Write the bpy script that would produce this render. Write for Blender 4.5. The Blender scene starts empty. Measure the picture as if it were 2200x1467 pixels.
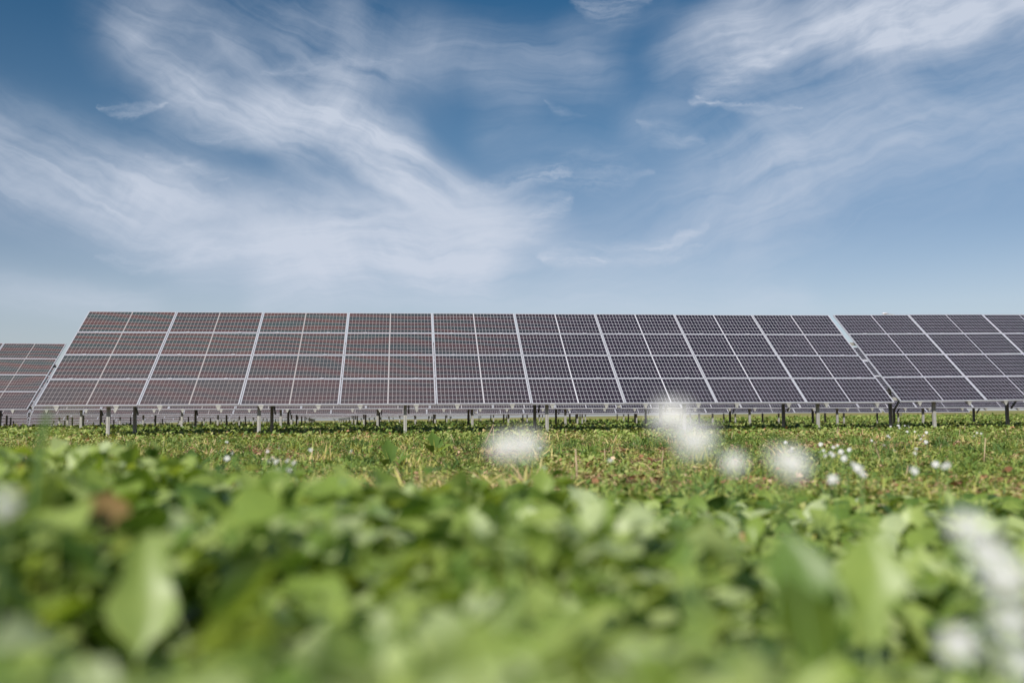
import bpy, bmesh, math, random
import numpy as np
from mathutils import Vector, Matrix, Euler

random.seed(7)
RNG = np.random.default_rng(11)
scene = bpy.context.scene
COL = scene.collection

# ------------------------------------------------------------------ camera
F = 2139.0                                  # focal length in photo pixels (35 mm on 36 mm, 2200 px)
PITCH = math.atan(171.5 / F)
cam_data = bpy.data.cameras.new("camera")
cam = bpy.data.objects.new("camera", cam_data)
COL.objects.link(cam)
cam.location = (0, 0, 0)
cam.rotation_euler = (math.pi / 2 + PITCH, 0, 0)
cam_data.sensor_width = 36.0
cam_data.lens = 35.0
cam_data.clip_start = 0.05
cam_data.clip_end = 5000
cam_data.dof.use_dof = True
cam_data.dof.focus_distance = 20.0
cam_data.dof.aperture_fstop = 1.85
scene.camera = cam

SUN_EL = math.radians(36)
SUN_AZ = math.radians(205)                  # compass style: 0 = +Y, 90 = +X; here behind the camera, to its left
S_DIR = Vector((math.cos(SUN_EL) * math.sin(SUN_AZ), math.cos(SUN_EL) * math.cos(SUN_AZ), math.sin(SUN_EL)))

scene.view_settings.view_transform = 'Standard'
scene.view_settings.look = 'None'
scene.view_settings.exposure = 0.35
scene.view_settings.gamma = 1.0


def direction(px, py):
    a = (px - 1100) / F
    b = (733.5 - py) / F
    c, s = math.cos(PITCH), math.sin(PITCH)
    return (a, c - b * s, s + b * c)


def at(px, py, d):
    """point at depth d metres (along +Y) behind a photo pixel"""
    x, y, z = direction(px, py)
    return Vector((x / y * d, d, z / y * d))


# ------------------------------------------------------------------ node helper
class NT:
    def __init__(self, tree):
        self.t = tree
        self.n = tree.nodes
        self.l = tree.links

    def new(self, kind, **kw):
        n = self.n.new(kind)
        for k, v in kw.items():
            setattr(n, k, v)
        return n

    def put(self, sock, v):
        if hasattr(v, 'is_linked'):
            self.l.new(v, sock)
        elif isinstance(v, (tuple, list)):
            sock.default_value = v if len(v) == len(sock.default_value) else tuple(v) + (1,)
        else:
            sock.default_value = v

    def m(self, op, a, b=0.0, c=None, clamp=False):
        n = self.new('ShaderNodeMath', operation=op, use_clamp=clamp)
        self.put(n.inputs[0], a)
        self.put(n.inputs[1], b)
        if c is not None:
            self.put(n.inputs[2], c)
        return n.outputs[0]

    def v(self, op, a, b=(0, 0, 0), s=None):
        n = self.new('ShaderNodeVectorMath', operation=op)
        self.put(n.inputs[0], a)
        if op == 'SCALE':
            self.put(n.inputs['Scale'], s)
        else:
            self.put(n.inputs[1], b)
        return n.outputs['Value'] if op in ('DOT_PRODUCT', 'LENGTH', 'DISTANCE') else n.outputs[0]

    def sep(self, a):
        n = self.new('ShaderNodeSeparateXYZ')
        self.put(n.inputs[0], a)
        return n.outputs

    def comb(self, x, y, z=0.0):
        n = self.new('ShaderNodeCombineXYZ')
        for i, q in enumerate((x, y, z)):
            self.put(n.inputs[i], q)
        return n.outputs[0]

    def noise(self, vec, scale, detail=3.0, rough=0.5, dist=0.0):
        n = self.new('ShaderNodeTexNoise')
        self.put(n.inputs['Vector'], vec)
        n.inputs['Scale'].default_value = scale
        n.inputs['Detail'].default_value = detail
        n.inputs['Roughness'].default_value = rough
        n.inputs['Distortion'].default_value = dist
        return n.outputs['Fac'], n.outputs['Color']

    def mapr(self, x, a, b, c=0.0, d=1.0, kind='LINEAR'):
        n = self.new('ShaderNodeMapRange', interpolation_type=kind)
        n.clamp = True if kind == 'LINEAR' else n.clamp
        self.put(n.inputs[0], x)
        for i, q in enumerate((a, b, c, d)):
            self.put(n.inputs[i + 1], q)
        return n.outputs[0]

    def mix(self, f, a, b, kind='MIX'):
        n = self.new('ShaderNodeMix', data_type='RGBA', blend_type=kind)
        self.put(n.inputs[0], f)
        self.put(n.inputs[6], a)
        self.put(n.inputs[7], b)
        return n.outputs[2]

    def ramp(self, f, stops):
        n = self.new('ShaderNodeValToRGB')
        e = n.color_ramp.elements
        while len(e) < len(stops):
            e.new(0.5)
        for q, (p, c) in zip(e, stops):
            q.position = p
            q.color = tuple(c) + (1,)
        self.put(n.inputs[0], f)
        return n.outputs[0]


# ------------------------------------------------------------------ world: sky and cirrus
def uv_of(px, py):
    x, y, z = direction(px, py)
    return (x / y, z / y)


world = bpy.data.worlds.new("World")
scene.world = world
world.use_nodes = True
wt = NT(world.node_tree)
wt.n.clear()
out = wt.new('ShaderNodeOutputWorld')
bg = wt.new('ShaderNodeBackground')
bg.inputs['Strength'].default_value = 0.08
wt.l.new(bg.outputs[0], out.inputs[0])
sky = wt.new('ShaderNodeTexSky', sky_type='NISHITA')
sky.sun_disc = False
sky.sun_elevation = SUN_EL
sky.sun_rotation = SUN_AZ
sky.air_density = 1.0
sky.dust_density = 1.2
sky.ozone_density = 1.6
tc = wt.new('ShaderNodeTexCoord')
dx, dy, dz = wt.sep(tc.outputs['Generated'])
yy = wt.m('MAXIMUM', dy, 0.12)
P0 = wt.comb(wt.m('DIVIDE', dx, yy), wt.m('DIVIDE', dz, yy))
# warp so that strokes of cloud fray into wisps
_, w1 = wt.noise(P0, 3.2, 2.0, 0.5)
_, w2 = wt.noise(P0, 13.0, 3.0, 0.6)
W1 = wt.v('SCALE', wt.v('SUBTRACT', w1, (.5, .5, .5)), s=0.06)
W2 = wt.v('SCALE', wt.v('SUBTRACT', w2, (.5, .5, .5)), s=0.011)
P = wt.v('MULTIPLY', wt.v('ADD', wt.v('ADD', P0, W1), W2), (1, 1, 0))
_, w3 = wt.noise(wt.v('MULTIPLY', P0, (1, 1.6, 1)), 24.0, 5.0, 0.65)
PW = wt.v('MULTIPLY', wt.v('ADD', P, wt.v('SCALE', wt.v('SUBTRACT', w3, (.5, .5, .5)), s=0.024)), (1, 1, 0))
WISP, _ = wt.noise(wt.v('MULTIPLY', PW, (14, 95, 1)), 1.0, 5.0, 0.65, .3)
WISP = wt.mapr(WISP, .34, .68, .15, 1.15)


billow, _ = wt.noise(P, 7.0, 4.0, 0.55)
BILLOW = wt.mapr(billow, .28, .72, 0.72, 1.2)


curl, _ = wt.noise(P0, 5.0, 7.0, 0.62, 1.1)


def feather(tot, angle, along, across, seed):
    """turn a soft stroke density into fibres: solid where dense, only ridges where thin"""
    c, s = math.cos(angle), math.sin(angle)
    q = wt.v('ADD', wt.v('ADD', P, wt.v('SCALE', wt.v('SUBTRACT', w2, (.5, .5, .5)), s=0.03)), (seed, seed * .7, 0))
    a = wt.v('DOT_PRODUCT', q, (c, s, 0))
    b = wt.v('DOT_PRODUCT', q, (-s, c, 0))
    f, _ = wt.noise(wt.comb(wt.m('MULTIPLY', a, along), wt.m('MULTIPLY', b, across)), 1.0, 7.0, 0.6, 0.35)
    n = wt.m('ADD', wt.m('MULTIPLY', f, .5), wt.m('MULTIPLY', curl, .5))
    n = wt.m('ADD', n, wt.m('MULTIPLY', tot, .17))
    return wt.m('MULTIPLY', tot, wt.mapr(n, .42, .72, .28, 1.25))


# strokes: x0, y0, x1, y1, half width, density, bend (photo pixels, turned into directions below)
STROKES = {
    # descending to the right: the left hand veil and the upper sweep
    'fall': (-.42, 5.5, 48.0, [
        (-200, 270, 300, 430, 150, .42, 12), (0, 350, 450, 450, 130, .33, 0), (230, 410, 720, 520, 110, .42, 8),
        (280, 20, 420, 230, 140, .24, 0), (250, 80, 560, 290, 60, .34, -30), (400, 215, 640, 300, 85, .42, 0), (560, 255, 830, 325, 85, .66, 0),
        (740, 290, 940, 430, 95, .70, 0), (860, 400, 1040, 470, 100, .6, 0), (620, 280, 740, 185, 75, .42, 0),
        (360, 40, 800, 140, 200, .24, 0), (740, 40, 810, 180, 80, .28, 0), 
        (330, 330, 500, 394, 20, .30, -4), (640, 380, 820, 440, 60, .3, 0), (470, 120, 700, 260, 60, .3, 0),
        (620, 60, 780, 330, 70, .24, 0)]),
    # nearly level: the bright body and the small wisps
    'level': (.03, 5.5, 55.0, [
        (440, 510, 1010, 525, 130, .68, 0), (720, 540, 1120, 480, 120, .62, 0), (620, 566, 980, 566, 90, .50, 0),
        (205, 545, 520, 538, 20, .40, -6), (205, 488, 470, 520, 18, .30, -6), (415, 300, 640, 300, 26, .36, -10),
        (560, 165, 850, 148, 24, .42, 8), (205, 224, 350, 232, 12, .5, -12),
        (930, 120, 1260, 150, 120, .36, 0), (1040, 200, 1120, 230, 60, .16, 0), (1060, 300, 1330, 350, 70, .16, 0), (980, 402, 1230, 380, 20, .42, 6),
        (1170, 385, 1400, 372, 34, .42, 0), (1150, 550, 1300, 556, 26, .58, 0), (1270, 548, 1500, 520, 12, .5, -14),
        (1505, 214, 1725, 238, 13, .62, -12), (1380, 270, 1510, 306, 24, .40, -8),
        (1168, 232, 1262, 266, 11, .26, -14),
        (-100, 612, 320, 655, 60, .34, 0), (600, 640, 1700, 640, 70, .30, 0)]),
    # climbing to the right: the wide veil and the bright upper right corner
    'rise': (.36, 5.0, 42.0, [
        (990, 545, 1225, 425, 40, .52, -10), (1220, 515, 1520, 484, 12, .36, -18), (1380, 524, 1520, 480, 11, .4, -8),
        (1250, 0, 1390, 4, 44, .42, 0), (1240, 70, 1420, 10, 60, .18, 0), (1450, 120, 1620, -20, 80, .42, 0),
        (1600, 90, 2000, 20, 130, .58, 0), (1800, 70, 2230, -20, 120, .70, 0), (1870, 112, 2110, 52, 50, .45, -6),
        (1680, 110, 1500, 225, 40, .42, -10), (1640, 90, 1390, 270, 80, .28, 0),
        (1250, 570, 1700, 420, 150, .34, 0), (1600, 440, 2260, 270, 180, .33, 0), (1700, 250, 2260, 110, 190, .34, 0),
        (1500, 350, 1900, 290, 140, .18, 0)]),
}
keep = None
for name, (ang, al, ac, strokes) in STROKES.items():
    tot = None
    for (x0, y0, x1, y1, w, I, bend) in strokes:
        a = Vector(uv_of(x0, y0)).to_3d()
        b = Vector(uv_of(x1, y1)).to_3d()
        ba = b - a
        pa = wt.v('SUBTRACT', PW if w < 45 else P, tuple(a))
        h = wt.m('MULTIPLY', wt.v('DOT_PRODUCT', pa, tuple(ba)), 1.0 / ba.length_squared, clamp=True)
        off = wt.v('SUBTRACT', pa, wt.v('SCALE', tuple(ba), s=h))
        hh = None
        if bend or w < 45:
            hh = wt.m('MULTIPLY', wt.m('MULTIPLY', h, 4.0), wt.m('SUBTRACT', 1.0, h))
        if bend:
            nrm = Vector((-ba.y, ba.x, 0)).normalized() * (bend / F)
            off = wt.v('SUBTRACT', off, wt.v('SCALE', tuple(nrm), s=hh))
        d = wt.v('LENGTH', off)
        if w < 45:
            d = wt.m('DIVIDE', d, wt.m('MULTIPLY_ADD', hh, .8, .2))
            I = I * .95
        val = wt.mapr(d, 0.0, w * (1.9 if w < 45 else 1.3) / F, I, 0.0, 'SMOOTHSTEP')
        if w < 45:
            val = wt.m('MULTIPLY', val, WISP)
        tot = val if tot is None else wt.m('SUBTRACT', wt.m('ADD', tot, val), wt.m('MULTIPLY', tot, val))
    den = feather(tot, ang, al, ac, {'fall': 3.1, 'level': 7.7, 'rise': 12.3}[name])
    inv = wt.m('SUBTRACT', 1.0, wt.m('MINIMUM', den, .97))
    keep = inv if keep is None else wt.m('MULTIPLY', keep, inv)
front = wt.m('SUBTRACT', 1.0, keep)
front = wt.m('MULTIPLY', front, wt.mapr(dy, .2, .45))
# thin cirrus for the rest of the dome
zz = wt.m('MAXIMUM', dz, 0.06)
Q = wt.comb(wt.m('DIVIDE', dx, zz), wt.m('MULTIPLY', wt.m('DIVIDE', dy, zz), 2.4))
g, _ = wt.noise(Q, 0.55, 6.0, 0.6, 0.8)
rest = wt.m('MULTIPLY', wt.mapr(g, .48, .8, 0, .5), wt.mapr(dy, .55, .2))
cloud = wt.m('ADD', wt.m('MULTIPLY', front, .93), rest, clamp=True)
horizon = wt.mapr(dz, .30, .0, 0.0, .34, 'SMOOTHSTEP')
base = wt.mix(1.0, sky.outputs[0], (1.12, 1.06, 1.0), 'MULTIPLY')
hsv = wt.new('ShaderNodeHueSaturation')
hsv.inputs['Saturation'].default_value = 0.86
hsv.inputs['Value'].default_value = 1.0
wt.put(hsv.inputs['Color'], base)
base = wt.mix(horizon, hsv.outputs[0], (4.9, 5.6, 6.6))
pol = wt.ramp(wt.m('MULTIPLY', dz, 2.0), [(.0, (.94, .94, 1.0)), (.22, (.90, .92, .99)), (.38, (.60, .72, .86)), (.56, (.40, .64, .82)), (.78, (.18, .49, .72)), (1.0, (.20, .49, .74))])
base = wt.mix(1.0, base, pol, 'MULTIPLY')
lr = wt.mapr(dx, -.5, .4, wt.mapr(dz, .1, .25, .98, .86), .98)
base = wt.mix(1.0, base, wt.comb(lr, lr, lr), 'MULTIPLY')
final = wt.mix(cloud, base, (6.0, 6.55, 7.6))
wt.l.new(final, bg.inputs['Color'])

# ------------------------------------------------------------------ sun
sun_data = bpy.data.lights.new("sun", 'SUN')
sun_data.energy = 4.3
sun_data.angle = math.radians(0.5)
sun_data.color = (1.0, 0.95, 0.87)
sun = bpy.data.objects.new("sun", sun_data)
COL.objects.link(sun)
sun.location = S_DIR * 50
sun.rotation_euler = (-S_DIR).to_track_quat('-Z', 'Y').to_euler()


# ------------------------------------------------------------------ tagging
def tag(o, label=None, cat=None, group=None, kind=None):
    if label:
        o['label'] = label
    if cat:
        o['category'] = cat
    if group:
        o['group'] = group
    if kind:
        o['kind'] = kind
    return o


def link(name, me, mat=None, parent=None):
    o = bpy.data.objects.new(name, me)
    COL.objects.link(o)
    if mat is not None and me is not None and not me.materials:
        me.materials.append(mat)
    if parent:
        o.parent = parent
    return o


def empty(name, loc, rot=(0, 0, 0)):
    o = bpy.data.objects.new(name, None)
    o.empty_display_size = .2
    COL.objects.link(o)
    o.location = loc
    o.rotation_euler = rot
    return o


# ------------------------------------------------------------------ materials
def material(name):
    m = bpy.data.materials.new(name)
    m.use_nodes = True
    t = NT(m.node_tree)
    b = t.n['Principled BSDF']
    return m, t, b


def metal_mat(name, col, rough, spots=.25, metallic=.3):
    m, t, b = material(name)
    tcn = t.new('ShaderNodeTexCoord')
    f, _ = t.noise(tcn.outputs['Object'], 9.0, 5.0, .65)
    f2, _ = t.noise(t.v('MULTIPLY', tcn.outputs['Object'], (30, 30, 2)), 1.0, 3.0, .6)
    c = t.mix(t.mapr(f, .35, .7, 0, spots), col, tuple(q * .45 for q in col))
    c = t.mix(t.mapr(f2, .5, .75, 0, spots * .8), c, (.26, .24, .2))
    t.put(b.inputs['Base Color'], c)
    b.inputs['Metallic'].default_value = metallic
    t.put(b.inputs['Roughness'], t.mapr(f, .3, .7, rough - .08, rough + .12))
    return m


M_FRAME = metal_mat('aluminium_frame', (.52, .52, .565), .42, .12, .25)
M_STEEL = metal_mat('galvanised_steel', (.40, .39, .36), .55, .5, .25)
M_DARK = metal_mat('dark_plastic', (.03, .028, .026), .55, .2, 0)


def panel_mat():
    m, t, b = material('solar_cells')
    uv = t.new('ShaderNodeUVMap')
    x, y, _ = t.sep(uv.outputs[0])                      # metres inside one module
    geo = t.new('ShaderNodeNewGeometry')
    info = t.new('ShaderNodeObjectInfo')
    px, py, pz = t.sep(geo.outputs['Position'])

    def line(q, period, half, off=0.0):
        r = t.m('FRACT', t.m('DIVIDE', t.m('ADD', q, off), period))
        d = t.m('MULTIPLY', t.m('MINIMUM', r, t.m('SUBTRACT', 1.0, r)), period)
        return t.m('LESS_THAN', d, half)
    xs = t.m('SUBTRACT', t.m('ABSOLUTE', t.m('SUBTRACT', x, 1.05)), .011)
    cols = line(xs, .0848, .0030)
    rows = line(t.m('SUBTRACT', y, .011), .1697, .0042)
    mid = t.m('LESS_THAN', xs, .0035)
    grid = t.m('MAXIMUM', t.m('MAXIMUM', cols, rows), mid)
    bus = line(y, .0189, .0009)
    # cell coating varies a little; sun glint and rose/teal moire painted in at left
    cell = t.new('ShaderNodeTexWhiteNoise', noise_dimensions='4D')
    t.put(cell.inputs['Vector'], t.comb(t.m('FLOOR', t.m('DIVIDE', xs, .0848)), t.m('FLOOR', t.m('DIVIDE', y, .1697)), t.m('SIGN', t.m('SUBTRACT', x, 1.05))))
    t.put(cell.inputs['W'], info.outputs['Random'])
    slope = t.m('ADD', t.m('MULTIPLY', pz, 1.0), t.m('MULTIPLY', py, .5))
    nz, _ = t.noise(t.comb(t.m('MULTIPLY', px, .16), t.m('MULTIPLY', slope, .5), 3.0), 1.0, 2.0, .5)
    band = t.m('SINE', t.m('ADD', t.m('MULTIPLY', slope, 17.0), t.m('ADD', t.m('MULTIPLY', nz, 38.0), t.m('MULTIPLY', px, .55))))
    old = t.mapr(px, 3.0, -5.0, 0.0, 1.0, 'SMOOTHSTEP')  # weight of the sun glint painted into the colour, rising to the left
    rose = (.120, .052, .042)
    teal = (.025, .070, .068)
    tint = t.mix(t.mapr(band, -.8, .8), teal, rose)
    brown = (.088, .064, .066)  # busbar glint put into the base colour
    glintc = t.mix(t.mapr(pz, .6, 2.0, .2, .75), brown, tint)
    plainc = t.mix(cell.outputs['Value'], (.009, .006, .012), (.022, .011, .020))
    c = t.mix(old, plainc, glintc)  # old = weight of the painted glint and moire
    c = t.mix(t.m('MULTIPLY', cell.outputs['Value'], .22), c, (.02, .02, .035))
    c = t.mix(t.mapr(info.outputs['Random'], 0, 1, 0, .45), c, t.mix(1.0, c, (.55, .58, .75), 'MULTIPLY'))
    c = t.mix(bus, c, t.mix(old, (.05, .045, .055), (.15, .11, .10)))  # busbars shift with the painted glint weight
    c = t.mix(grid, c, t.mix(old, (.54, .53, .57), (.34, .31, .305)))  # grid lines shift with the painted glint weight
    t.put(b.inputs['Base Color'], c)
    b.inputs['Roughness'].default_value = .5
    b.inputs['Specular IOR Level'].default_value = .2
    b.inputs['Coat Weight'].default_value = .6
    b.inputs['Coat Roughness'].default_value = .12
    b.inputs['Coat IOR'].default_value = 1.4
    return m


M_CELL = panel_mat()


def leaf_mat(name, stops, rough=.5, trans=.28, spec=.4):
    m, t, b = material(name)
    at_ = t.new('ShaderNodeAttribute', attribute_name='tint')
    geo = t.new('ShaderNodeNewGeometry')
    c = t.ramp(at_.outputs['Fac'], stops)
    nf, _ = t.noise(geo.outputs['Position'], 60.0, 2.0, .5)
    c = t.mix(t.mapr(nf, .3, .7, 0, .35), c, t.mix(1.0, c, (1.3, 1.2, 1.1), 'MULTIPLY'))
    t.put(b.inputs['Base Color'], c)
    b.inputs['Roughness'].default_value = rough
    b.inputs['Specular IOR Level'].default_value = spec
    tr = t.new('ShaderNodeBsdfTranslucent')
    t.put(tr.inputs[0], t.mix(1.0, c, (1.7, 1.65, .55), 'MULTIPLY'))
    mx = t.new('ShaderNodeMixShader')
    mx.inputs[0].default_value = trans
    t.l.new(b.outputs[0], mx.inputs[1])
    t.l.new(tr.outputs[0], mx.inputs[2])
    t.l.new(mx.outputs[0], t.n['Material Output'].inputs[0])
    return m


M_LEAF = leaf_mat('broad_leaf', [
    (0.0, (.05, .10, .022)), (.25, (.12, .20, .036)), (.5, (.22, .305, .062)), (.75, (.33, .41, .125)),
    (.92, (.42, .49, .27)), (.955, (.42, .49, .27)), (.975, (.34, .28, .06)), (1.0, (.26, .17, .07))], .42, .36, .5)
M_WEED = leaf_mat('small_leaf', [
    (0.0, (.05, .10, .02)), (.3, (.12, .20, .04)), (.6, (.25, .32, .075)), (.82, (.40, .43, .16)),
    (.95, (.42, .36, .17)), (1.0, (.38, .20, .11))], .5, .25, .35)
M_GRASS = leaf_mat('grass_blade', [
    (0.0, (.07, .13, .035)), (.35, (.18, .26, .05)), (.6, (.36, .37, .09)), (.8, (.54, .45, .20)),
    (1.0, (.52, .36, .24))], .55, .2, .3)
M_LITTER = leaf_mat('litter', [(0.0, (.16, .075, .04)), (.4, (.30, .15, .085)), (.75, (.46, .29, .18)), (1.0, (.58, .44, .30))], .8, .08, .15)
M_STRAW = leaf_mat('straw', [(0.0, (.34, .24, .15)), (1.0, (.55, .44, .29))], .6, .1, .3)


def ground_mat():
    m, t, b = material('soil')
    geo = t.new('ShaderNodeNewGeometry')
    px, py, pz = t.sep(geo.outputs['Position'])
    f, _ = t.noise(geo.outputs['Position'], 14.0, 6.0, .65)
    f2, _ = t.noise(geo.outputs['Position'], .9, 4.0, .6)
    near = t.ramp(f, [(.3, (.05, .028, .018)), (.5, (.14, .075, .045)), (.62, (.24, .15, .085)), (.75, (.10, .12, .04))])
    f3, _ = t.noise(t.comb(t.m('MULTIPLY', px, .03), t.m('MULTIPLY', py, .16)), 1.0, 5.0, .6)
    far = t.ramp(f3, [(.32, (.13, .17, .05)), (.46, (.25, .24, .085)), (.56, (.33, .28, .12)), (.66, (.42, .20, .10)), (.75, (.18, .2, .07))])
    far = t.mix(t.mapr(f2, .3, .7, 0, .4), far, (.16, .18, .05))
    c = t.mix(t.mapr(py, 60, 95), near, far)
    t.put(b.inputs['Base Color'], c)
    b.inputs['Roughness'].default_value = .95
    b.inputs['Specular IOR Level'].default_value = .1
    bp = t.new('ShaderNodeBump')
    bp.inputs['Distance'].default_value = .03
    t.put(bp.inputs['Height'], f)
    t.l.new(bp.outputs[0], b.inputs['Normal'])
    return m


# ------------------------------------------------------------------ terrain
YS = np.array([0, 8, 21, 32, 43, 54, 66, 78, 90, 110, 150, 250, 600.])
ZL = np.array([-.42, -.41, -.40, -.35, -.45, -.49, -.70, -.92, -1.15, -1.5, -2.0, -3.0, -4.])
ZR = np.array([-.36, -.33, -.25, -.21, -.32, -.24, -.02, .10, .25, .55, 1.2, 2.6, 4.5])


def G(x, y):
    x = np.asarray(x, float)
    y = np.asarray(y, float)
    t = np.clip((x / np.maximum(y, 12) + .48) / .92, 0, 1.15)
    t = np.where(y > 50, t ** np.interp(y, [50, 66], [1.0, .55]), t)
    return np.interp(y, YS, ZL) * (1 - t) + np.interp(y, YS, ZR) * t


def bumps(x, y):
    return (.012 * np.sin(x * 5.1 + 1.3 * np.sin(y * 3.7)) + .010 * np.sin(y * 7.3 + 2 * np.sin(x * 2.9)) + .008 * np.sin(x * 13 + y * 9.0))


gx = np.concatenate([[-900, -500, -300, -180, -110, -70], np.arange(-45, -12, 1.5), np.arange(-12, 12, .25), np.arange(12, 46, 1.5), [70, 110, 180, 300, 500, 900]])
gy = np.concatenate([[-60, -25, -10, -4, -2], np.arange(-1, 12, .2), np.arange(12, 30, .5), np.arange(30, 100, 2.0), np.arange(100, 260, 12), [300, 400, 600, 900, 1500]])
XX, YY = np.meshgrid(gx, gy)
ZZ = G(XX, YY) + bumps(XX, YY) * (YY < 40)
verts = np.stack([XX, YY, ZZ], -1).reshape(-1, 3)
ny, nx = XX.shape
idx = np.arange(nx * ny).reshape(ny, nx)
quads = np.stack([idx[:-1, :-1], idx[:-1, 1:], idx[1:, 1:], idx[1:, :-1]], -1).reshape(-1, 4)


def np_mesh(name, V, Q, tint=None, smooth=True):
    me = bpy.data.meshes.new(name)
    k = Q.shape[1]
    me.vertices.add(len(V))
    me.vertices.foreach_set('co', np.ascontiguousarray(V, np.float32).ravel())
    me.loops.add(Q.size)
    me.loops.foreach_set('vertex_index', np.ascontiguousarray(Q, np.int32).ravel())
    me.polygons.add(len(Q))
    me.polygons.foreach_set('loop_start', np.arange(0, Q.size, k, dtype=np.int32))
    me.polygons.foreach_set('loop_total', np.full(len(Q), k, np.int32))
    if smooth:
        me.polygons.foreach_set('use_smooth', np.ones(len(Q), bool))
    if tint is not None:
        a = me.attributes.new('tint', 'FLOAT', 'POINT')
        a.data.foreach_set('value', np.ascontiguousarray(tint, np.float32).ravel())
    me.update(calc_edges=True)
    return me


ground = link('ground', np_mesh('ground', verts, quads), ground_mat())
tag(ground, kind='structure')

# ------------------------------------------------------------------ solar tables
ROW_YAW = math.radians(6.11)
CU, SU = math.cos(ROW_YAW), math.sin(ROW_YAW)
ROW0 = np.array([-10.086, 21.07])
TILT = math.radians(34.48)
SL = 4.219
MW, MH = 2.12, SL / 4
PANEL_W, PANEL_H = 2.105, MH - .012
FD = .036                                    # frame depth
CT, ST = math.cos(TILT), math.sin(TILT)


def row_xy(u, v):
    return ROW0[0] + u * CU - v * SU, ROW0[1] + u * SU + v * CU


class MB:
    """collects boxes and prisms, then builds one mesh"""

    def __init__(self):
        self.v, self.f, self.mi = [], [], []

    def hexa(self, pts):
        o = len(self.v)
        self.v += [tuple(p) for p in pts]
        for q in ((0, 3, 2, 1), (4, 5, 6, 7), (0, 1, 5, 4), (1, 2, 6, 5), (2, 3, 7, 6), (3, 0, 4, 7)):
            self.f.append([o + i for i in q])

    def box(self, a, b, M=None):
        x0, y0, z0 = a
        x1, y1, z1 = b
        p = [Vector(q) for q in ((x0, y0, z0), (x1, y0, z0), (x1, y1, z0), (x0, y1, z0), (x0, y0, z1), (x1, y0, z1), (x1, y1, z1), (x0, y1, z1))]
        if M:
            p = [M @ q for q in p]
        self.hexa(p)

    def prism(self, poly, ext):
        """poly: list of points, ext: Vector"""
        o = len(self.v)
        n = len(poly)
        ext = Vector(ext)
        self.v += [tuple(p) for p in poly] + [tuple(Vector(p) + ext) for p in poly]
        self.f.append([o + i for i in range(n)][::-1])
        self.f.append([o + n + i for i in range(n)])
        for i in range(n):
            j = (i + 1) % n
            self.f.append([o + i, o + j, o + n + j, o + n + i])

    def tube(self, pts, radii, n=8, cap=True):
        pts = [Vector(p) for p in pts]
        o = len(self.v)
        for i, p in enumerate(pts):
            d = (pts[min(i + 1, len(pts) - 1)] - pts[max(i - 1, 0)]).normalized()
            a = d.orthogonal().normalized() if i == 0 else (prev - d * prev.dot(d)).normalized()
            prev = a
            b = d.cross(a)
            r = radii[i] if hasattr(radii, '__len__') else radii
            for k in range(n):
                t = 2 * math.pi * k / n
                self.v.append(tuple(p + (a * math.cos(t) + b * math.sin(t)) * r))
        for i in range(len(pts) - 1):
            for k in range(n):
                k2 = (k + 1) % n
                self.f.append([o + i * n + k, o + i * n + k2, o + (i + 1) * n + k2, o + (i + 1) * n + k])
        if cap:
            self.f.append([o + k for k in range(n)][::-1])
            self.f.append([o + (len(pts) - 1) * n + k for k in range(n)])

    def mesh(self, name, mat=None, smooth=False):
        me = bpy.data.meshes.new(name)
        me.from_pydata(self.v, [], self.f)
        bm = bmesh.new()
        bm.from_mesh(me)
        bmesh.ops.recalc_face_normals(bm, faces=bm.faces)
        bm.to_mesh(me)
        bm.free()
        if smooth:
            for p in me.polygons:
                p.use_smooth = True
        if mat:
            me.materials.append(mat)
        return me


def slope_matrix():
    # local table space: x along, s up the slope, n out of the glass
    return Matrix(((1, 0, 0, 0), (0, CT, -ST, 0), (0, ST, CT, 0), (0, 0, 0, 1)))


SM = slope_matrix()
BOT = .73                                    # height of the glass's lower edge over the ground


def module_frame(mb, M, x0=0.0, s0=0.0):
    w = .024
    W, H = PANEL_W, PANEL_H
    mb.box((x0, s0, -FD), (x0 + W, s0 + w, .0), M)
    mb.box((x0, s0 + H - w, -FD), (x0 + W, s0 + H, .0), M)
    mb.box((x0, s0 + w, -FD), (x0 + w, s0 + H - w, .0), M)
    mb.box((x0 + W - w, s0 + w, -FD), (x0 + W, s0 + H - w, .0), M)


def glass_mesh(name, cells):
    me = bpy.data.meshes.new(name)
    V, Fc, UV = [], [], []
    w = .022
    for (M, x0, s0) in cells:
        o = len(V)
        for n_ in (-.004, -.012):
            for (a, b) in ((w, w), (PANEL_W - w, w), (PANEL_W - w, PANEL_H - w), (w, PANEL_H - w)):
                V.append(tuple(M @ Vector((x0 + a, s0 + b, n_))))
        top = [(w, w), (PANEL_W - w, w), (PANEL_W - w, PANEL_H - w), (w, PANEL_H - w)]
        Fc.append([o, o + 1, o + 2, o + 3])
        UV += top
        Fc.append([o + 7, o + 6, o + 5, o + 4])
        UV += [(0, 0)] * 4
    me.from_pydata(V, [], Fc)
    uvl = me.uv_layers.new(name='UVMap')
    for i, q in enumerate(UV):
        uvl.data[i].uv = q
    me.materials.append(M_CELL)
    me.materials.append(M_BACK)
    for i, p in enumerate(me.polygons):
        p.material_index = i % 2
    return me


M_BACK, _t, _b = material('white_backsheet')
_b.inputs['Base Color'].default_value = (.6, .6, .6, 1)
_b.inputs['Roughness'].default_value = .6

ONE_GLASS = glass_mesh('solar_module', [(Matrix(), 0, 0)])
_mb = MB()
module_frame(_mb, Matrix())
ONE_FRAME = _mb.mesh('module_frame', M_FRAME)


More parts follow.
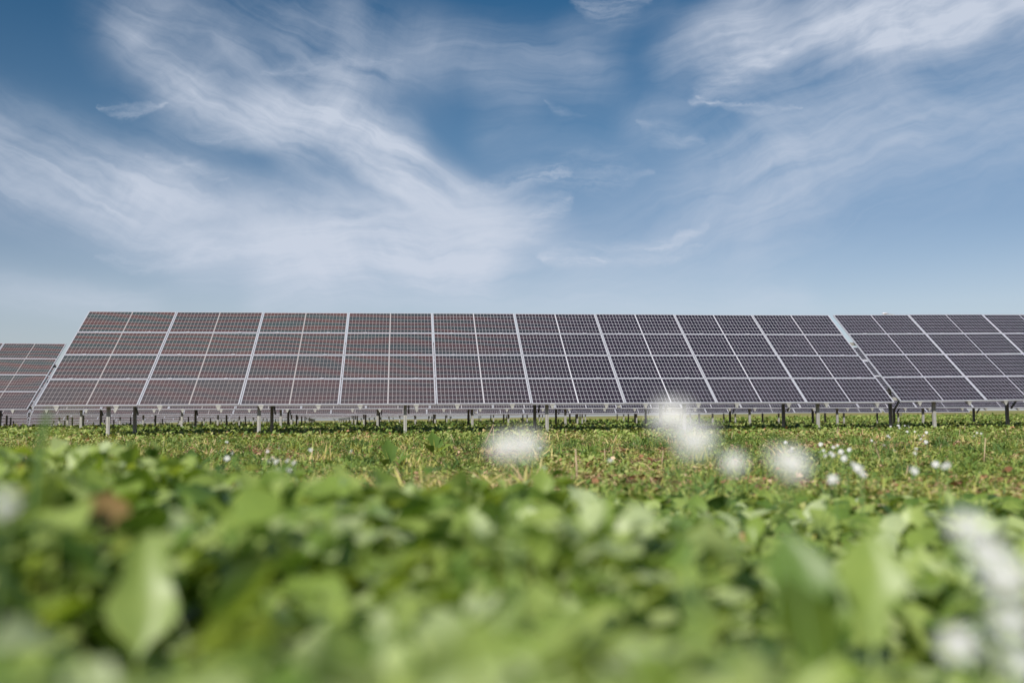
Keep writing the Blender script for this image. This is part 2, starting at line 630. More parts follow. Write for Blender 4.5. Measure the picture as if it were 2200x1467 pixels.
def sigma_post(h):
    """open C profile post, lip towards the right, base at z=-0.3"""
    mb = MB()
    w, d, t = .072, .06, .006
    z0, z1 = -.35, h
    mb.box((-w / 2, -d / 2, z0), (w / 2, -d / 2 + t, z1))            # front web
    mb.box((-w / 2, -d / 2 + t, z0), (-w / 2 + t, d / 2, z1))
    mb.box((w / 2 - t, -d / 2 + t, z0), (w / 2, d / 2, z1))
    mb.box((-w / 2 + t, d / 2 - t, z0), (-w / 2 + .03, d / 2, z1))
    mb.box((w / 2 - .03, d / 2 - t, z0), (w / 2 - t, d / 2, z1))
    mb.box((-.008, -d / 2 - .010, z0), (.008, -d / 2, z1))             # pressed rib
    return mb


V_FRONT, V_REAR = .30, 2.42
UNDER = -FD - .002                           # underside of the frames
RAIL_H = .05


def z_under(v, extra=0.0):
    """height of the rails' underside above the table origin at horizontal distance v"""
    return BOT + v * math.tan(TILT) + (UNDER - RAIL_H - extra) / CT


def post_mesh(name, v):
    return sigma_post(z_under(v) - .09).mesh(name, M_STEEL)


FRONT_POST = post_mesh('front_post', V_FRONT)
REAR_POST = post_mesh('rear_post', V_REAR)


def rail_mesh():
    mb = MB()
    x = .022
    mb.box((-x, .05, UNDER - RAIL_H), (x, SL - .1, UNDER), SM)
    return mb.mesh('rail', M_STEEL)


def bracket_mesh():
    """the folded triangular foot that shows under the lower edge"""
    mb = MB()
    a, h = .05, .085
    y = -.02
    mb.prism([Vector((-a, y, -.035)), Vector((a, y, -.035)), Vector((.012, y, -.035 - h)), Vector((-.012, y, -.035 - h))], (0, .005, 0))
    mb.prism([Vector((-.012, y + .005, -.045)), Vector((-.012, y + .22, .06)), Vector((-.012, y + .2, -.03)), Vector((-.012, y + .005, -.035 - h))], (.024, 0, 0))
    mb.box((-.055, y - .006, -.035), (.055, y, -.002))
    return mb.mesh('rail_bracket', M_STEEL)


def clamp_mesh():
    mb = MB()
    mb.box((-.045, -.022, .002), (.045, .022, .012))
    return mb.mesh('module_clamp', M_FRAME)


def purlin_mesh(v, L):
    mb = MB()
    z = z_under(v)
    mb.box((-.06, v - .03, z - .085), (L + .06, v + .03, z - .005))
    return mb.mesh('purlin', M_STEEL)


def brace_mesh():
    mb = MB()
    p = Vector((.07, V_REAR - .05, .55))
    q = Vector((.07, 1.25, z_under(1.25)))
    d = (q - p).normalized()
    n = Vector((0, -d.z, d.y)) * .022
    mb.prism([p - n, p + n, q + n, q - n], (.03, 0, 0))
    return mb.mesh('brace', M_STEEL)


RAIL, BRACKET, CLAMP, BRACE = rail_mesh(), bracket_mesh(), clamp_mesh(), brace_mesh()
PURLINS = {}
BANKS = {}


def offset(p, s, n=0.0):
    return SM @ Vector((p, s, n)) + Vector((0, 0, BOT))


def solar_table(u, v, ncol, label, group, z0=None, slope=None, detail=2, first_post=1.43):
    x, y = row_xy(u, v)
    L = ncol * MW
    x1, y1 = row_xy(u + L, v)
    if z0 is None:
        z0 = float(G(x, y))
        slope = (float(G(x1, y1)) - z0) / L
    root = empty('solar_table', (x, y, z0), (0, -math.atan(slope), ROW_YAW))
    tag(root, label, 'solar table', group)
    up = Matrix.Translation((0, 0, BOT))
    if detail >= 2:
        for i in range(ncol):
            for j in range(4):
                g = link('solar_module', ONE_GLASS, None, root)
                g.matrix_local = up @ SM @ Matrix.Translation((i * MW + random.uniform(-.002, .002), j * MH, random.uniform(-.002, .003))) \
                    @ Matrix.Rotation(random.gauss(0, .0018), 4, 'X') @ Matrix.Rotation(random.gauss(0, .0012), 4, 'Y')
                f = link('frame', ONE_FRAME, None, g)
    else:
        if ncol not in BANKS:
            cells = [(up @ SM, i * MW, j * MH) for i in range(ncol) for j in range(4)]
            fm = MB()
            for (M, a, s) in cells:
                module_frame(fm, M, a, s)
            BANKS[ncol] = (glass_mesh('panel_surface', cells), fm.mesh('frame_grid', M_FRAME))
        g = link('panel_surface', BANKS[ncol][0], None, root)
        link('frame_grid', BANKS[ncol][1], None, g)
    # rails, brackets
    for i in range(ncol):
        for fr in (.215, .795):
            xr = i * MW + fr * PANEL_W
            if detail >= 2:
                r = link('rail', RAIL, None, root)
                r.location = (xr, 0, BOT)
            if detail >= 2:
                b = link('rail_bracket', BRACKET, None, root)
                b.location = (xr, 0, BOT)
            if detail >= 3:
                for j in range(1, 4):
                    c = link('module_clamp', CLAMP, None, root)
                    c.matrix_local = up @ SM @ Matrix.Translation((xr, j * MH - .006, 0))
    for pv in (V_FRONT, V_REAR):
        key = (pv, ncol)
        if key not in PURLINS:
            PURLINS[key] = purlin_mesh(pv, L)
        link('purlin', PURLINS[key], None, root)
    q = first_post
    while q < L - .3:
        a = link('front_post', FRONT_POST, None, root)
        a.location = (q, V_FRONT, 0)
        b = link('rear_post', REAR_POST, None, root)
        b.location = (q, V_REAR, 0)
        if detail >= 2:
            c = link('brace', BRACE, None, root)
            c.location = (q, 0, 0)
        q += 3.18
    return root


T1 = solar_table(0, 0, 9, 'large front row solar table nine modules wide, left of the slanting gap', 'solar tables of the front row',
                 z0=.332 - BOT, slope=.0060, detail=3)
T2 = solar_table(19.22, 0, 5, 'front row solar table at the right edge, right of the slanting gap', 'solar tables of the front row',
                 z0=.468 - BOT, slope=.0125, detail=3, first_post=.96)
# small white splice bars that bridge the gap between the two front tables, and a junction box
for fr in (.46, .285):
    mb = MB()
    mb.box((9 * MW - .05, fr * SL - .03, -.045), (9 * MW + .17, fr * SL + .03, -.037), SM)
    s = link('splice_plate', mb.mesh('splice_plate', M_FRAME), None, T1)
    s.location.z = BOT
mb = MB()
mb.box((9 * MW - .02, .5, -.16), (9 * MW + .13, .64, -.07), SM)
s = link('junction_box', mb.mesh('junction_box', M_DARK), None, T1)
s.location.z = BOT

NAMES = {2: 'second', 3: 'third', 4: 'fourth', 5: 'fifth', 6: 'sixth', 7: 'seventh', 8: 'eighth', 9: 'ninth', 10: 'tenth', 11: 'eleventh', 12: 'twelfth',
         13: 'thirteenth', 14: 'fourteenth'}
NTH = ['first', 'second', 'third', 'fourth']
AISLE = [None, -4.1, -8.2, -12.3, -16.4, -20.5, -24.6, -28.7, -32.8, -36.9, -41, -45.1, -49.2, -53.3]
for k in range(1, 14):
    v = 11.4 * k
    u0 = AISLE[k]
    row = NAMES[k + 1]
    d = 2 if k == 1 else (1 if k <= 3 else 0)
    grp = 'solar tables of the %s row' % row
    lab = 'solar table of the %s row back, left of the aisle' % row
    solar_table(u0 - .14 - 9 * MW, v, 9, lab, grp, detail=d)
    ncols = [9, 9, 2]
    if k == 1:
        ncols = [9, 8]
    u = u0
    for j, nc in enumerate(ncols):
        lab = '%s solar table right of the aisle in the %s row back' % (NTH[j], row)
        solar_table(u, v, nc, lab, grp, detail=d, first_post=1.43 if nc > 2 else .8)
        u += nc * MW + .14


# ------------------------------------------------------------------ street lamp far behind the array
def street_lamp():
    base = at(1936, 905, 95)
    gz = float(G(base.x, base.y))
    top = at(1934, 678.5, 95).z
    root = empty('street_lamp', (base.x, base.y, gz))
    tag(root, 'small white street lamp head peeking over the top edge of the right panels', 'street lamp')
    h = top - gz
    mb = MB()
    mb.tube([(0, 0, -.3), (0, 0, h * .5), (0, 0, h)], [.09, .07, .045], 10)
    link('pole', mb.mesh('pole', M_STEEL, True), None, root)
    mb = MB()
    mb.tube([(0, 0, h - .02), (-.35, 0, h + .10), (-.95, 0, h + .17)], [.04, .03, .025], 8)
    link('arm', mb.mesh('arm', M_STEEL, True), None, root)
    bm = bmesh.new()
    bmesh.ops.create_uvsphere(bm, u_segments=16, v_segments=10, radius=1)
    for v_ in bm.verts:
        v_.co.x = v_.co.x * .30 - (0.05 if v_.co.x < 0 else 0)
        v_.co.y *= .15
        v_.co.z *= .13 if v_.co.z > 0 else .06
    me = bpy.data.meshes.new('lamp_head')
    bm.to_mesh(me)
    bm.free()
    me.materials.append(M_FRAME)
    hd = link('lamp_head', me, None, root)
    hd.location = (-1.18, 0, h + .2)
    mb = MB()
    mb.tube([(0, 0, -.075), (0, 0, -.05)], [.12, .15], 12)
    me = mb.mesh('lens', None)
    ml, _, lb = material('amber_lens')
    lb.inputs['Base Color'].default_value = (.5, .33, .16, 1)
    lb.inputs['Roughness'].default_value = .25
    link('lens', me, ml, hd)


street_lamp()

# ------------------------------------------------------------------ plants: templates


def blade_template(nl, prof, width, curve, fold, ruffle=0.0, lobes=0, seed=0):
    """leaf along +y, length 1; returns verts (n,3) and quads"""
    rr = random.Random(seed)
    V = []
    for i in range(nl + 1):
        t = i / nl
        w = width * prof(t) * (1 + (lobes and .30 * math.sin(t * 21 + seed)))
        # centre line bends outward: elevation falls along the leaf
        ang = curve * (t ** 1.6)
        if i == 0:
            cy = cz = 0.0
        else:
            cy += math.cos(ang) / nl
            cz -= math.sin(ang) / nl
        for k in (-2, -1, 0, 1, 2):
            a = k / 2
            rf = ruffle * math.sin(t * 15 + k * 2.1 + seed) * (abs(a) ** 1.5) * prof(t)
            V.append((w * a, cy, cz + fold * w * abs(a) + rf))
    V = np.array(V)
    Q = []
    for i in range(nl):
        for k in range(4):
            a = i * 5 + k
            Q.append((a, a + 1, a + 6, a + 5))
    return V, np.array(Q)


def prof_broad(t):
    if t < .36:
        return .07 + .05 * t + (.18 * max(0, math.sin(t * 26)) if t > .18 else 0)
    s = (t - .36) / .64
    return .10 + .92 * math.sin(math.pi * min(1, s) ** .8) ** .75


def prof_round(t):
    if t < .45:
        return .06
    s = (t - .45) / .55
    return .08 + .95 * math.sin(math.pi * s) ** .6


def prof_grass(t):
    return max(.03, (1 - t) ** .6 * (.7 + .3 * min(1, t * 4)))


def prof_small(t):
    return .12 + .9 * math.sin(math.pi * t) ** .7


BROAD = [blade_template(7, prof_broad, .19 + .04 * (s % 3), .5 + .35 * (s % 4), .25 + .12 * (s % 2), .022, 1, s) for s in range(6)]
ROUND = [blade_template(7, prof_round, .24 + .05 * (s % 2), .3 + .4 * (s % 3), .2, .02, 0, s) for s in range(4)]


def strip_template(nl, width, curve, prof=prof_grass):
    V = []
    cy = cz = 0.0
    for i in range(nl + 1):
        t = i / nl
        ang = curve * (t ** 1.3)
        if i:
            cy += math.cos(ang) / nl
            cz -= math.sin(ang) / nl
        w = width * prof(t)
        V += [(-w, cy, cz), (w, cy, cz)]
    Q = [(2 * i, 2 * i + 1, 2 * i + 3, 2 * i + 2) for i in range(nl)]
    return np.array(V), np.array(Q)


SMALL = [strip_template(3, .30, .5 + .4 * s, prof_small) for s in range(3)]
BLADE = [strip_template(4, .030, .3 + .45 * s) for s in range(4)]


def scatter(templates, pos, yaw, pitch, roll, scale, tint, vary=.06):
    """pos (n,3); returns V, Q, tint per vertex. yaw: heading; pitch: elevation of the leaf axis."""
    Vs, Qs, Ts = [], [], []
    off = 0
    n = len(pos)
    which = RNG.integers(0, len(templates), n)
    for ti, (TV, TQ) in enumerate(templates):
        s = which == ti
        m = int(s.sum())
        if not m:
            continue
        cy, sy = np.cos(yaw[s]), np.sin(yaw[s])
        cp, sp = np.cos(pitch[s]), np.sin(pitch[s])
        cr, sr = np.cos(roll[s]), np.sin(roll[s])
        z = np.zeros(m)
        o = np.ones(m)
        R1 = np.stack([np.stack([cr, z, sr], -1), np.stack([z, o, z], -1), np.stack([-sr, z, cr], -1)], 1)
        R2 = np.stack([np.stack([o, z, z], -1), np.stack([z, cp, -sp], -1), np.stack([z, sp, cp], -1)], 1)
        R3 = np.stack([np.stack([cy, -sy, z], -1), np.stack([sy, cy, z], -1), np.stack([z, z, o], -1)], 1)
        R = R3 @ R2 @ R1
        W = np.einsum('nij,vj->nvi', R, TV) * scale[s][:, None, None] + pos[s][:, None, :]
        k = len(TV)
        Vs.append(W.reshape(-1, 3))
        Qs.append((TQ[None] + (np.arange(m) * k)[:, None, None]).reshape(-1, 4) + off)
        tv = np.clip(tint[s][:, None] + RNG.uniform(-vary, vary, (m, 1)) + 0 * W[:, :, 0], 0, 1)
        Ts.append(tv.reshape(-1))
        off += m * k
    return np.concatenate(Vs), np.concatenate(Qs), np.concatenate(Ts)


def blotch(x, y, s=1.0):
    """smooth 2-D pattern in about -1..1"""
    return (np.sin(x * 1.7 * s + 1.1 * np.sin(y * 1.3 * s + .5)) + np.sin(y * 2.3 * s - x * .9 * s + 2.0) + .7 * np.sin(x * 4.1 * s - y * 3.3 * s + 1.0)) / 2.7


def wedge(n, y0, y1, margin=.4, power=1.0, slope=.54):
    """random points in the visible wedge between y0 and y1; power<1 favours near ones"""
    u = RNG.random(n)
    if power == 1.0:
        y = np.sqrt(y0 ** 2 + u * (y1 ** 2 - y0 ** 2))
    else:
        y = y0 * (y1 / y0) ** u                 # density falls as 1/y^2
    x = RNG.uniform(-1, 1, n) * (y * slope + margin)
    return x, y


# ------------------------------------------------------------------ foreground leaf canopy
def canopy():
    n = 92000
    x, y = wedge(n, .38, 3.9, 1.6, power=0)
    inside = np.abs(x) < y * .54 + .3
    ok = inside | (RNG.random(n) < .45)
    x, y = x[ok], y[ok]
    n = len(x)
    side = np.clip(x / y / .5, -1, 1)
    lim = 3.4 - 1.0 * side + .5 * blotch(x, y, 1.5)
    lim = np.maximum(lim, 1.6) + RNG.exponential(.25, len(x))
    clump = blotch(x + 1.3, y, 3.6)
    ok = (y < lim) & (RNG.random(n) < .40 + .95 * clump)
    x, y, side, clump, lim = x[ok], y[ok], side[ok], clump[ok], lim[ok]
    m = len(x)
    top = np.interp(side, [-1, -.6, 0, .5, 1], [.308, .285, .232, .183, .193])
    edge = np.clip((lim - y) / 1.5, .22, 1)
    top = (top + .075 * (clump - .25) + .03 * blotch(x, y, 9)) * edge
    top = np.where(y < .7, np.minimum(top, .27), top)
    sc = RNG.uniform(.038, .126, m) * np.interp(y, [.4, 1.5], [.68, 1.1])
    sc = np.where(RNG.random(m) < .10, sc * 1.35, sc)
    pitch = RNG.uniform(.15, 1.5, m)
    z = np.maximum(top - sc * np.sin(pitch) * .8, 0) * RNG.random(m) ** .55
    tint = np.clip(.55 + .18 * clump + .15 * blotch(x, y, 2.0) + RNG.normal(0, .24, m), 0, .88)
    odd = RNG.random(m)
    tint = np.where(odd < .002, .985, np.where(odd < .005, 1.0, tint))
    yaw = np.where(RNG.random(m) < .5, RNG.normal(0, .9, m), RNG.uniform(0, 6.283, m))
    pos = np.stack([x, y, G(x, y) + z], -1)
    V, Q, T = scatter(ROUND[:2] + BROAD[:4], pos, yaw, pitch, RNG.normal(0, .45, m), sc, tint)
    o = link('leafy_ground_cover', np_mesh('leafy_ground_cover', V, Q, T), M_LEAF)
    tag(o, 'dense blurred broad green leaves filling the foreground', 'leaf cover', kind='stuff')
    # an under-storey of smaller leaves and grass
    n = 11000
    x, y = wedge(n, .4, 4.2, 1.8)
    pos = np.stack([x, y, G(x, y)], -1)
    V, Q, T = scatter([(BROAD[1][0] * [1.2, 1, 1], BROAD[1][1]), ROUND[2]], pos, RNG.uniform(0, 6.3, n), RNG.uniform(.3, 1.3, n), RNG.normal(0, .4, n),
                      RNG.uniform(.05, .13, n), np.clip(.4 + RNG.normal(0, .2, n), 0, .92))
    o = link('undergrowth', np_mesh('undergrowth', V, Q, T), M_LEAF)
    tag(o, 'low green undergrowth between the foreground leaves', 'undergrowth', kind='stuff')


canopy()


# ------------------------------------------------------------------ middle ground: mixed weeds, grass, straw
def bare(x, y):
    """0..1 how bare the soil is"""
    b1 = np.exp(-((y - 12.4 - .10 * x + .6 * np.sin(x * .8)) / 1.9) ** 2) * np.interp(x, [-9, -1, 5, 8], [.95, .75, .55, .8])
    b2 = np.exp(-((y - 5.6 - .2 * np.sin(x * 2)) / .55) ** 2) * np.interp(x, [-2.5, -.6, 1.6, 3], [.15, .8, .75, .5])
    b3 = np.clip(blotch(x, y, 1.0) - .15, 0, 1) * 1.1
    return np.clip(b1 + b2 + b3, 0, .93)


def midground():
    # small broad leaves
    n = 320000
    x, y = wedge(n, 2.0, 24, 2.4, power=0)
    lushy = np.exp(-((y - 19) / 3.2) ** 2)
    keep_ = RNG.random(n) > bare(x, y) * .9
    keep_ &= RNG.random(n) < .55 + .5 * lushy + .4 * blotch(x, y, 1.4)
    x, y = x[keep_], y[keep_]
    lushy = lushy[keep_]
    m = len(x)
    sc = RNG.uniform(.016, .045, m) * (1 + .5 * lushy) * np.interp(y, [2.5, 8, 20], [.9, 1.0, 1.35]) * (1 + .3 * blotch(x, y, 2.2))
    h = RNG.random(m) ** 1.3 * (.035 + .06 * lushy + .11 * np.clip(blotch(x, y, 1.9) - .1, 0, 1))
    pos = np.stack([x, y, G(x, y) + bumps(x, y) + h], -1)
    zone = np.exp(-((y - 8) / 3.0) ** 2) * .5
    tint = np.clip(.50 + .24 * blotch(x, y, .8) + .10 * zone + .14 * lushy + RNG.normal(0, .2, m), 0, 1)
    V, Q, T = scatter(SMALL, pos, RNG.uniform(0, 6.3, m), RNG.uniform(-.1, 1.2, m), RNG.normal(0, .5, m), sc, tint)
    o = link('weed_cover', np_mesh('weed_cover', V, Q, T), M_WEED)
    tag(o, 'low mixed green weeds covering the field before the panels', 'weeds', kind='stuff')
    # grass and straw blades
    n = 360000
    x, y = wedge(n, 2.0, 23, 2.4, power=0)
    keep_ = RNG.random(n) < .62 + .35 * blotch(x + 5, y, 1.3) + np.interp(x / y, [-.5, .5], [-.05, .2])
    keep_ &= RNG.random(len(x)) > bare(x, y) * .75
    x, y = x[keep_], y[keep_]
    m = len(x)
    dry = np.clip(.58 + .38 * blotch(x - 3, y + 2, .8) + .3 * bare(x, y) + RNG.normal(0, .22, m), 0, 1)
    sc = RNG.uniform(.03, .10, m) * (1 + .25 * blotch(x, y, 2))
    pos = np.stack([x, y, G(x, y) + bumps(x, y) - .002], -1)
    pit = np.where(dry > .7, RNG.uniform(-.05, .9, m), RNG.uniform(.5, 1.45, m))
    wide = [(v * [np.float64(1.6), 1, 1], q) for v, q in BLADE]
    V, Q, T = scatter(wide, pos, RNG.uniform(0, 6.3, m), pit, RNG.uniform(-1.5, 1.5, m), sc, dry)
    o = link('grass', np_mesh('grass', V, Q, T), M_GRASS)
    tag(o, 'short green and straw coloured grass among the weeds', 'grass', kind='stuff')
    # taller loose grass clumps
    n = 230
    x, y = wedge(n, 4.5, 20.5, .5)
    k = 46
    px = np.repeat(x, k) + RNG.normal(0, .07, n * k)
    py = np.repeat(y, k) + RNG.normal(0, .07, n * k)
    pos = np.stack([px, py, G(px, py)], -1)
    size = np.repeat(RNG.uniform(.10, .22, n), k) * RNG.uniform(.5, 1.1, n * k)
    V, Q, T = scatter(wide, pos, RNG.uniform(0, 6.3, n * k), RNG.uniform(.7, 1.5, n * k), RNG.uniform(-1.5, 1.5, n * k), size,
                      np.clip(np.repeat(RNG.uniform(.1, .9, n), k) + RNG.normal(0, .12, n * k), 0, 1))
    o = link('tall_grass_clumps', np_mesh('tall_grass_clumps', V, Q, T), M_GRASS)
    tag(o, 'loose taller clumps of green and dry grass across the field', 'grass', kind='stuff')
    # dead leaves and straw lying flat on the soil
    n = 85000
    x, y = wedge(n, 3.0, 22, 2.0, power=0)
    k_ = RNG.random(n) < .12 + bare(x, y)
    x, y = x[k_], y[k_]
    m = len(x)
    pos = np.stack([x, y, G(x, y) + bumps(x, y) + RNG.uniform(.004, .03, m)], -1)
    V, Q, T = scatter(SMALL[:2] + wide, pos, RNG.uniform(0, 6.3, m), RNG.uniform(-.2, .5, m), RNG.normal(0, .5, m), RNG.uniform(.02, .07, m), RNG.random(m))
    o = link('leaf_litter', np_mesh('leaf_litter', V, Q, T), M_LITTER)
    tag(o, 'reddish brown dead leaves and straw on the bare strips', 'litter', kind='stuff')
    # dark feathery tufts
    n = 520
    x, y = wedge(n, 3.0, 18, .5)
    k = 60
    px = np.repeat(x, k) + RNG.normal(0, .05, n * k)
    py = np.repeat(y, k) + RNG.normal(0, .05, n * k)
    pos = np.stack([px, py, G(px, py) + RNG.random(n * k) * .03], -1)
    size = np.repeat(RNG.uniform(.06, .15, n), k) * RNG.uniform(.6, 1.1, n * k)
    V, Q, T = scatter(wide, pos, RNG.uniform(0, 6.3, n * k), RNG.uniform(.4, 1.5, n * k), RNG.uniform(-1.5, 1.5, n * k), size,
                      np.clip(np.repeat(RNG.uniform(0, .35, n), k) + RNG.normal(0, .07, n * k), 0, .6))
    o = link('feathery_tufts', np_mesh('feathery_tufts', V, Q, T), M_GRASS)
    tag(o, 'darker feathery green tufts dotted over the field', 'weeds', kind='stuff')
    # lush leaves between and under the rows
    n = 150000
    x, y = wedge(n, 21.5, 110, 4, power=0)
    k_ = RNG.random(n) < .9
    x, y = x[k_], y[k_]
    m = len(x)
    sc = RNG.uniform(.06, .15, m) * np.interp(y, [22, 60, 110], [.75, 1.3, 2.2])
    h = RNG.random(m) * (.13 + .10 * np.clip(blotch(x, y, 1.1) - .1 * x / 10, 0, 1)) * np.interp(y, [22, 40], [.8, 1.3])
    pos = np.stack([x, y, G(x, y) + h], -1)
    tint = np.clip(.5 + .2 * blotch(x, y, .5) + RNG.normal(0, .2, m), 0, .93)
    V, Q, T = scatter(SMALL, pos, RNG.uniform(0, 6.3, m), RNG.uniform(0, 1.3, m), RNG.normal(0, .5, m), sc, tint)
    o = link('weeds_under_panels', np_mesh('weeds_under_panels', V, Q, T), M_WEED)
    tag(o, 'leafy weeds growing in the shade under and between the rows', 'weeds', kind='stuff')


midground()


# ------------------------------------------------------------------ single plants
def leaf_plant(name, base, leaves, label, cat, mat=M_LEAF, group=None):
    """leaves: list of (yaw, pitch, roll, length, tint, template)"""
    root = empty(name, base)
    tag(root, label, cat, group)
    for (yaw, pit, roll, ln, tint, tpl) in leaves:
        V, Q, T = scatter([tpl], np.zeros((1, 3)), np.array([yaw]), np.array([pit]), np.array([roll]), np.array([ln]), np.array([tint]), 0)
        link('leaf', np_mesh('leaf', V, Q, T), mat, root)
    return root


def on_ground(px, d):
    p = at(px, 905, d)
    return Vector((p.x, d, float(G(p.x, d))))


wideleaf = (BROAD[2][0] * [1.2, 1, 1], BROAD[2][1])
paleleaf = (ROUND[1][0] * [.5, 1, 1], ROUND[1][1])
def prof_stalked(t):
    if t < .66:
        return .07
    s_ = (t - .66) / .34
    return .07 + .95 * math.sin(math.pi * min(1, s_)) ** .55


dock2 = blade_template(24, prof_stalked, .080, .45, .3, .016, 1, 2)
paleleaf = blade_template(24, prof_stalked, .09, .35, .25, .016, 1, 5)
leaf_plant('broadleaf_plant', on_ground(270, .84), [(-.25, 1.45, .5, .30, .58, paleleaf), (1.4, 1.35, .5, .30, .4, dock2), (-1.5, 1.3, -.4, .31, .55, dock2), (2.2, 1.0, .2, .2, .3, wideleaf), (-2.0, .9, 0, .18, .45, wideleaf),
                                                  (1.2, 1.2, .3, .19, .25, wideleaf)],
           'large pale rounded leaf standing upright in the lower left foreground', 'plant')
leaf_plant('broadleaf_plant', on_ground(1500, .62), [(-1.0, 1.0, .2, .22, .12, wideleaf), (.6, 1.1, 0, .2, .1, wideleaf), (2.6, .8, 0, .17, .2, wideleaf)],
           'deep green blurred leaf cluster low right of centre', 'plant')
leaf_plant('broadleaf_plant', on_ground(1832, .86), [(.9, 1.42, -.8, .30, .25, dock2), (-.9, 1.42, .8, .30, .55, dock2), (0, 1.3, 0, .28, .3, dock2), (2.4, 1.3, 0, .30, .45, dock2),
                                                   (3.0, .9, 0, .22, .4, wideleaf)],
           'blurred plant with one dark and one pale leaf right of centre', 'plant')
leaf_plant('broadleaf_plant', on_ground(170, 1.7), [(.2, 1.45, 1.2, .36, .5, wideleaf), (1.4, 1.35, .9, .33, .7, wideleaf), (-1.3, 1.3, .4, .33, .35, wideleaf), (.9, 1.5, .5, .30, .6, wideleaf),
                                                  (2.8, 1.2, .7, .28, .5, wideleaf)],
           'tallest green leaf clump at the left below the front table', 'plant')
dock = (BROAD[0][0] * [1.25, 1, 1], BROAD[0][1])
leaf_plant('dock_plant', on_ground(935, 10.5), [(a, p, .2, l, t, dock) for a, p, l, t in
                                              ((.3, 1.4, .28, .2), (1.6, 1.0, .22, .35), (-1.3, .8, .24, .5), (2.6, .9, .2, .25), (-2.4, .8, .2, .6), (-.5, 1.2, .23, .15))],
           'leafy dock plant standing above the weeds in front of the panels left of centre', 'plant')
leaf_plant('dock_plant', on_ground(840, 7.5), [(a, p, .2, l, t, dock) for a, p, l, t in
                                             ((.3, 1.45, .26, .2), (1.6, 1.1, .2, .45), (-1.3, .9, .2, .3), (2.6, .9, .17, .35))],
           'small upright dark dock plant left of the larger dock plant', 'plant')
leaf_plant('dock_plant', on_ground(415, 6.5), [(a, p, .2, l, t, dock) for a, p, l, t in
                                             ((.3, 1.45, .22, .1), (1.6, 1.2, .2, .15), (-1.3, 1.1, .2, .1), (2.6, 1.2, .17, .15), (-2.4, 1.3, .2, .1))],
           'dark green upright weed tuft behind the left foreground leaves', 'plant')


def tall_blade(pts, widths, label, tint):
    base = pts[0]
    root = Vector(base)
    me_v, me_q = [], []
    for p, w in zip(pts, widths):
        q = Vector(p) - root
        me_v += [(q.x - w, q.y, q.z), (q.x, q.y + w * .5, q.z), (q.x + w, q.y, q.z)]
    for i in range(len(pts) - 1):
        me_q += [(3 * i, 3 * i + 1, 3 * i + 4, 3 * i + 3), (3 * i + 1, 3 * i + 2, 3 * i + 5, 3 * i + 4)]
    me = np_mesh('grass_blade', np.array(me_v), np.array(me_q), np.full(len(me_v), tint))
    o = link('grass_blade', me, M_GRASS)
    o.location = root
    tag(o, label, 'grass blade')


for (qx, qd, n_, hh, lab) in [(235, 1.9, 9, .34, 'leafy clump rising left of the large pale leaf, below the left end of the table'),
                          (400, 2.1, 8, .30, 'leafy clump standing above the foreground cover left of the white daisy patch'),
                          (60, 1.6, 9, .31, 'leafy clump at the left photo edge behind the pale flower'),
                          (1150, 1.5, 7, .24, 'pale green leafy clump low in the centre of the foreground')]:
    leaf_plant('broadleaf_plant', on_ground(qx, qd), [(random.uniform(0, 6.3), random.uniform(1.15, 1.5), random.uniform(-.5, .5), hh * random.uniform(.75, 1.1),
                                                     random.uniform(.25, .85), random.choice([wideleaf, dock, ROUND[0]])) for _ in range(n_)], lab, 'plant')
d = 1.3
b = on_ground(70, d)
tall_blade([b, at(74, 1080, d), at(82, 985, d), at(90, 930, d), at(100, 895, d), at(108, 878, d)], [.0025, .0035, .005, .006, .0045, .001],
           'single tall dark green grass blade rising past the left table corner', .05)
d = .62
b = on_ground(120, d)
tall_blade([b, at(112, 1040, d), at(125, 930, d), at(160, 890, d), at(215, 878, d)], [.0007, .0008, .001, .0009, .0004],
           'thin olive grass tip curving across the lower left panel', .45)


# ------------------------------------------------------------------ flowers
M_PETAL, _t, _pb = material('white_petal')
_pb.inputs['Base Color'].default_value = (.58, .58, .575, 1)
_pb.inputs['Roughness'].default_value = .6
_pb.inputs['Subsurface Weight'].default_value = .0
M_DISC, _t, _db = material('yellow_disc')
_db.inputs['Base Color'].default_value = (.55, .47, .22, 1)
_db.inputs['Roughness'].default_value = .8


def petals_mesh(seed):
    rr = random.Random(seed)
    V, Q = [], []
    n = 13
    for ring in range(2):
        for i in range(n):
            a = 2 * math.pi * (i + .5 * ring) / n + rr.uniform(-.08, .08)
            ln = rr.uniform(.88, 1.05)
            droop = rr.uniform(-.25, .25) + (.35 if ring else .05)
            c, s = math.cos(a), math.sin(a)
            o = len(V)
            for t, w in ((.22, .035), (.5, .075), (.8, .085), (1.0, .04)):
                for sg in (-1, 1):
                    r, q = t * ln, w * sg
                    V.append((r * c - q * s, r * s + q * c, droop * t * t + .02 * ring))
            for k in range(3):
                Q.append((o + 2 * k, o + 2 * k + 1, o + 2 * k + 3, o + 2 * k + 2))
    return np_mesh('petals', np.array(V), np.array(Q))


def disc_mesh():
    bm = bmesh.new()
    bmesh.ops.create_uvsphere(bm, u_segments=12, v_segments=8, radius=.17)
    for v_ in bm.verts:
        v_.co.z = max(v_.co.z, -.1) * .7 + .02
        v_.co *= 1 + .05 * math.sin(v_.co.x * 60) * math.sin(v_.co.y * 60)
    me = bpy.data.meshes.new('flower_centre')
    bm.to_mesh(me)
    bm.free()
    me.materials.append(M_DISC)
    return me


PETALS = [petals_mesh(s) for s in range(4)]
for p in PETALS:
    p.materials.append(M_PETAL)
DISC = disc_mesh()


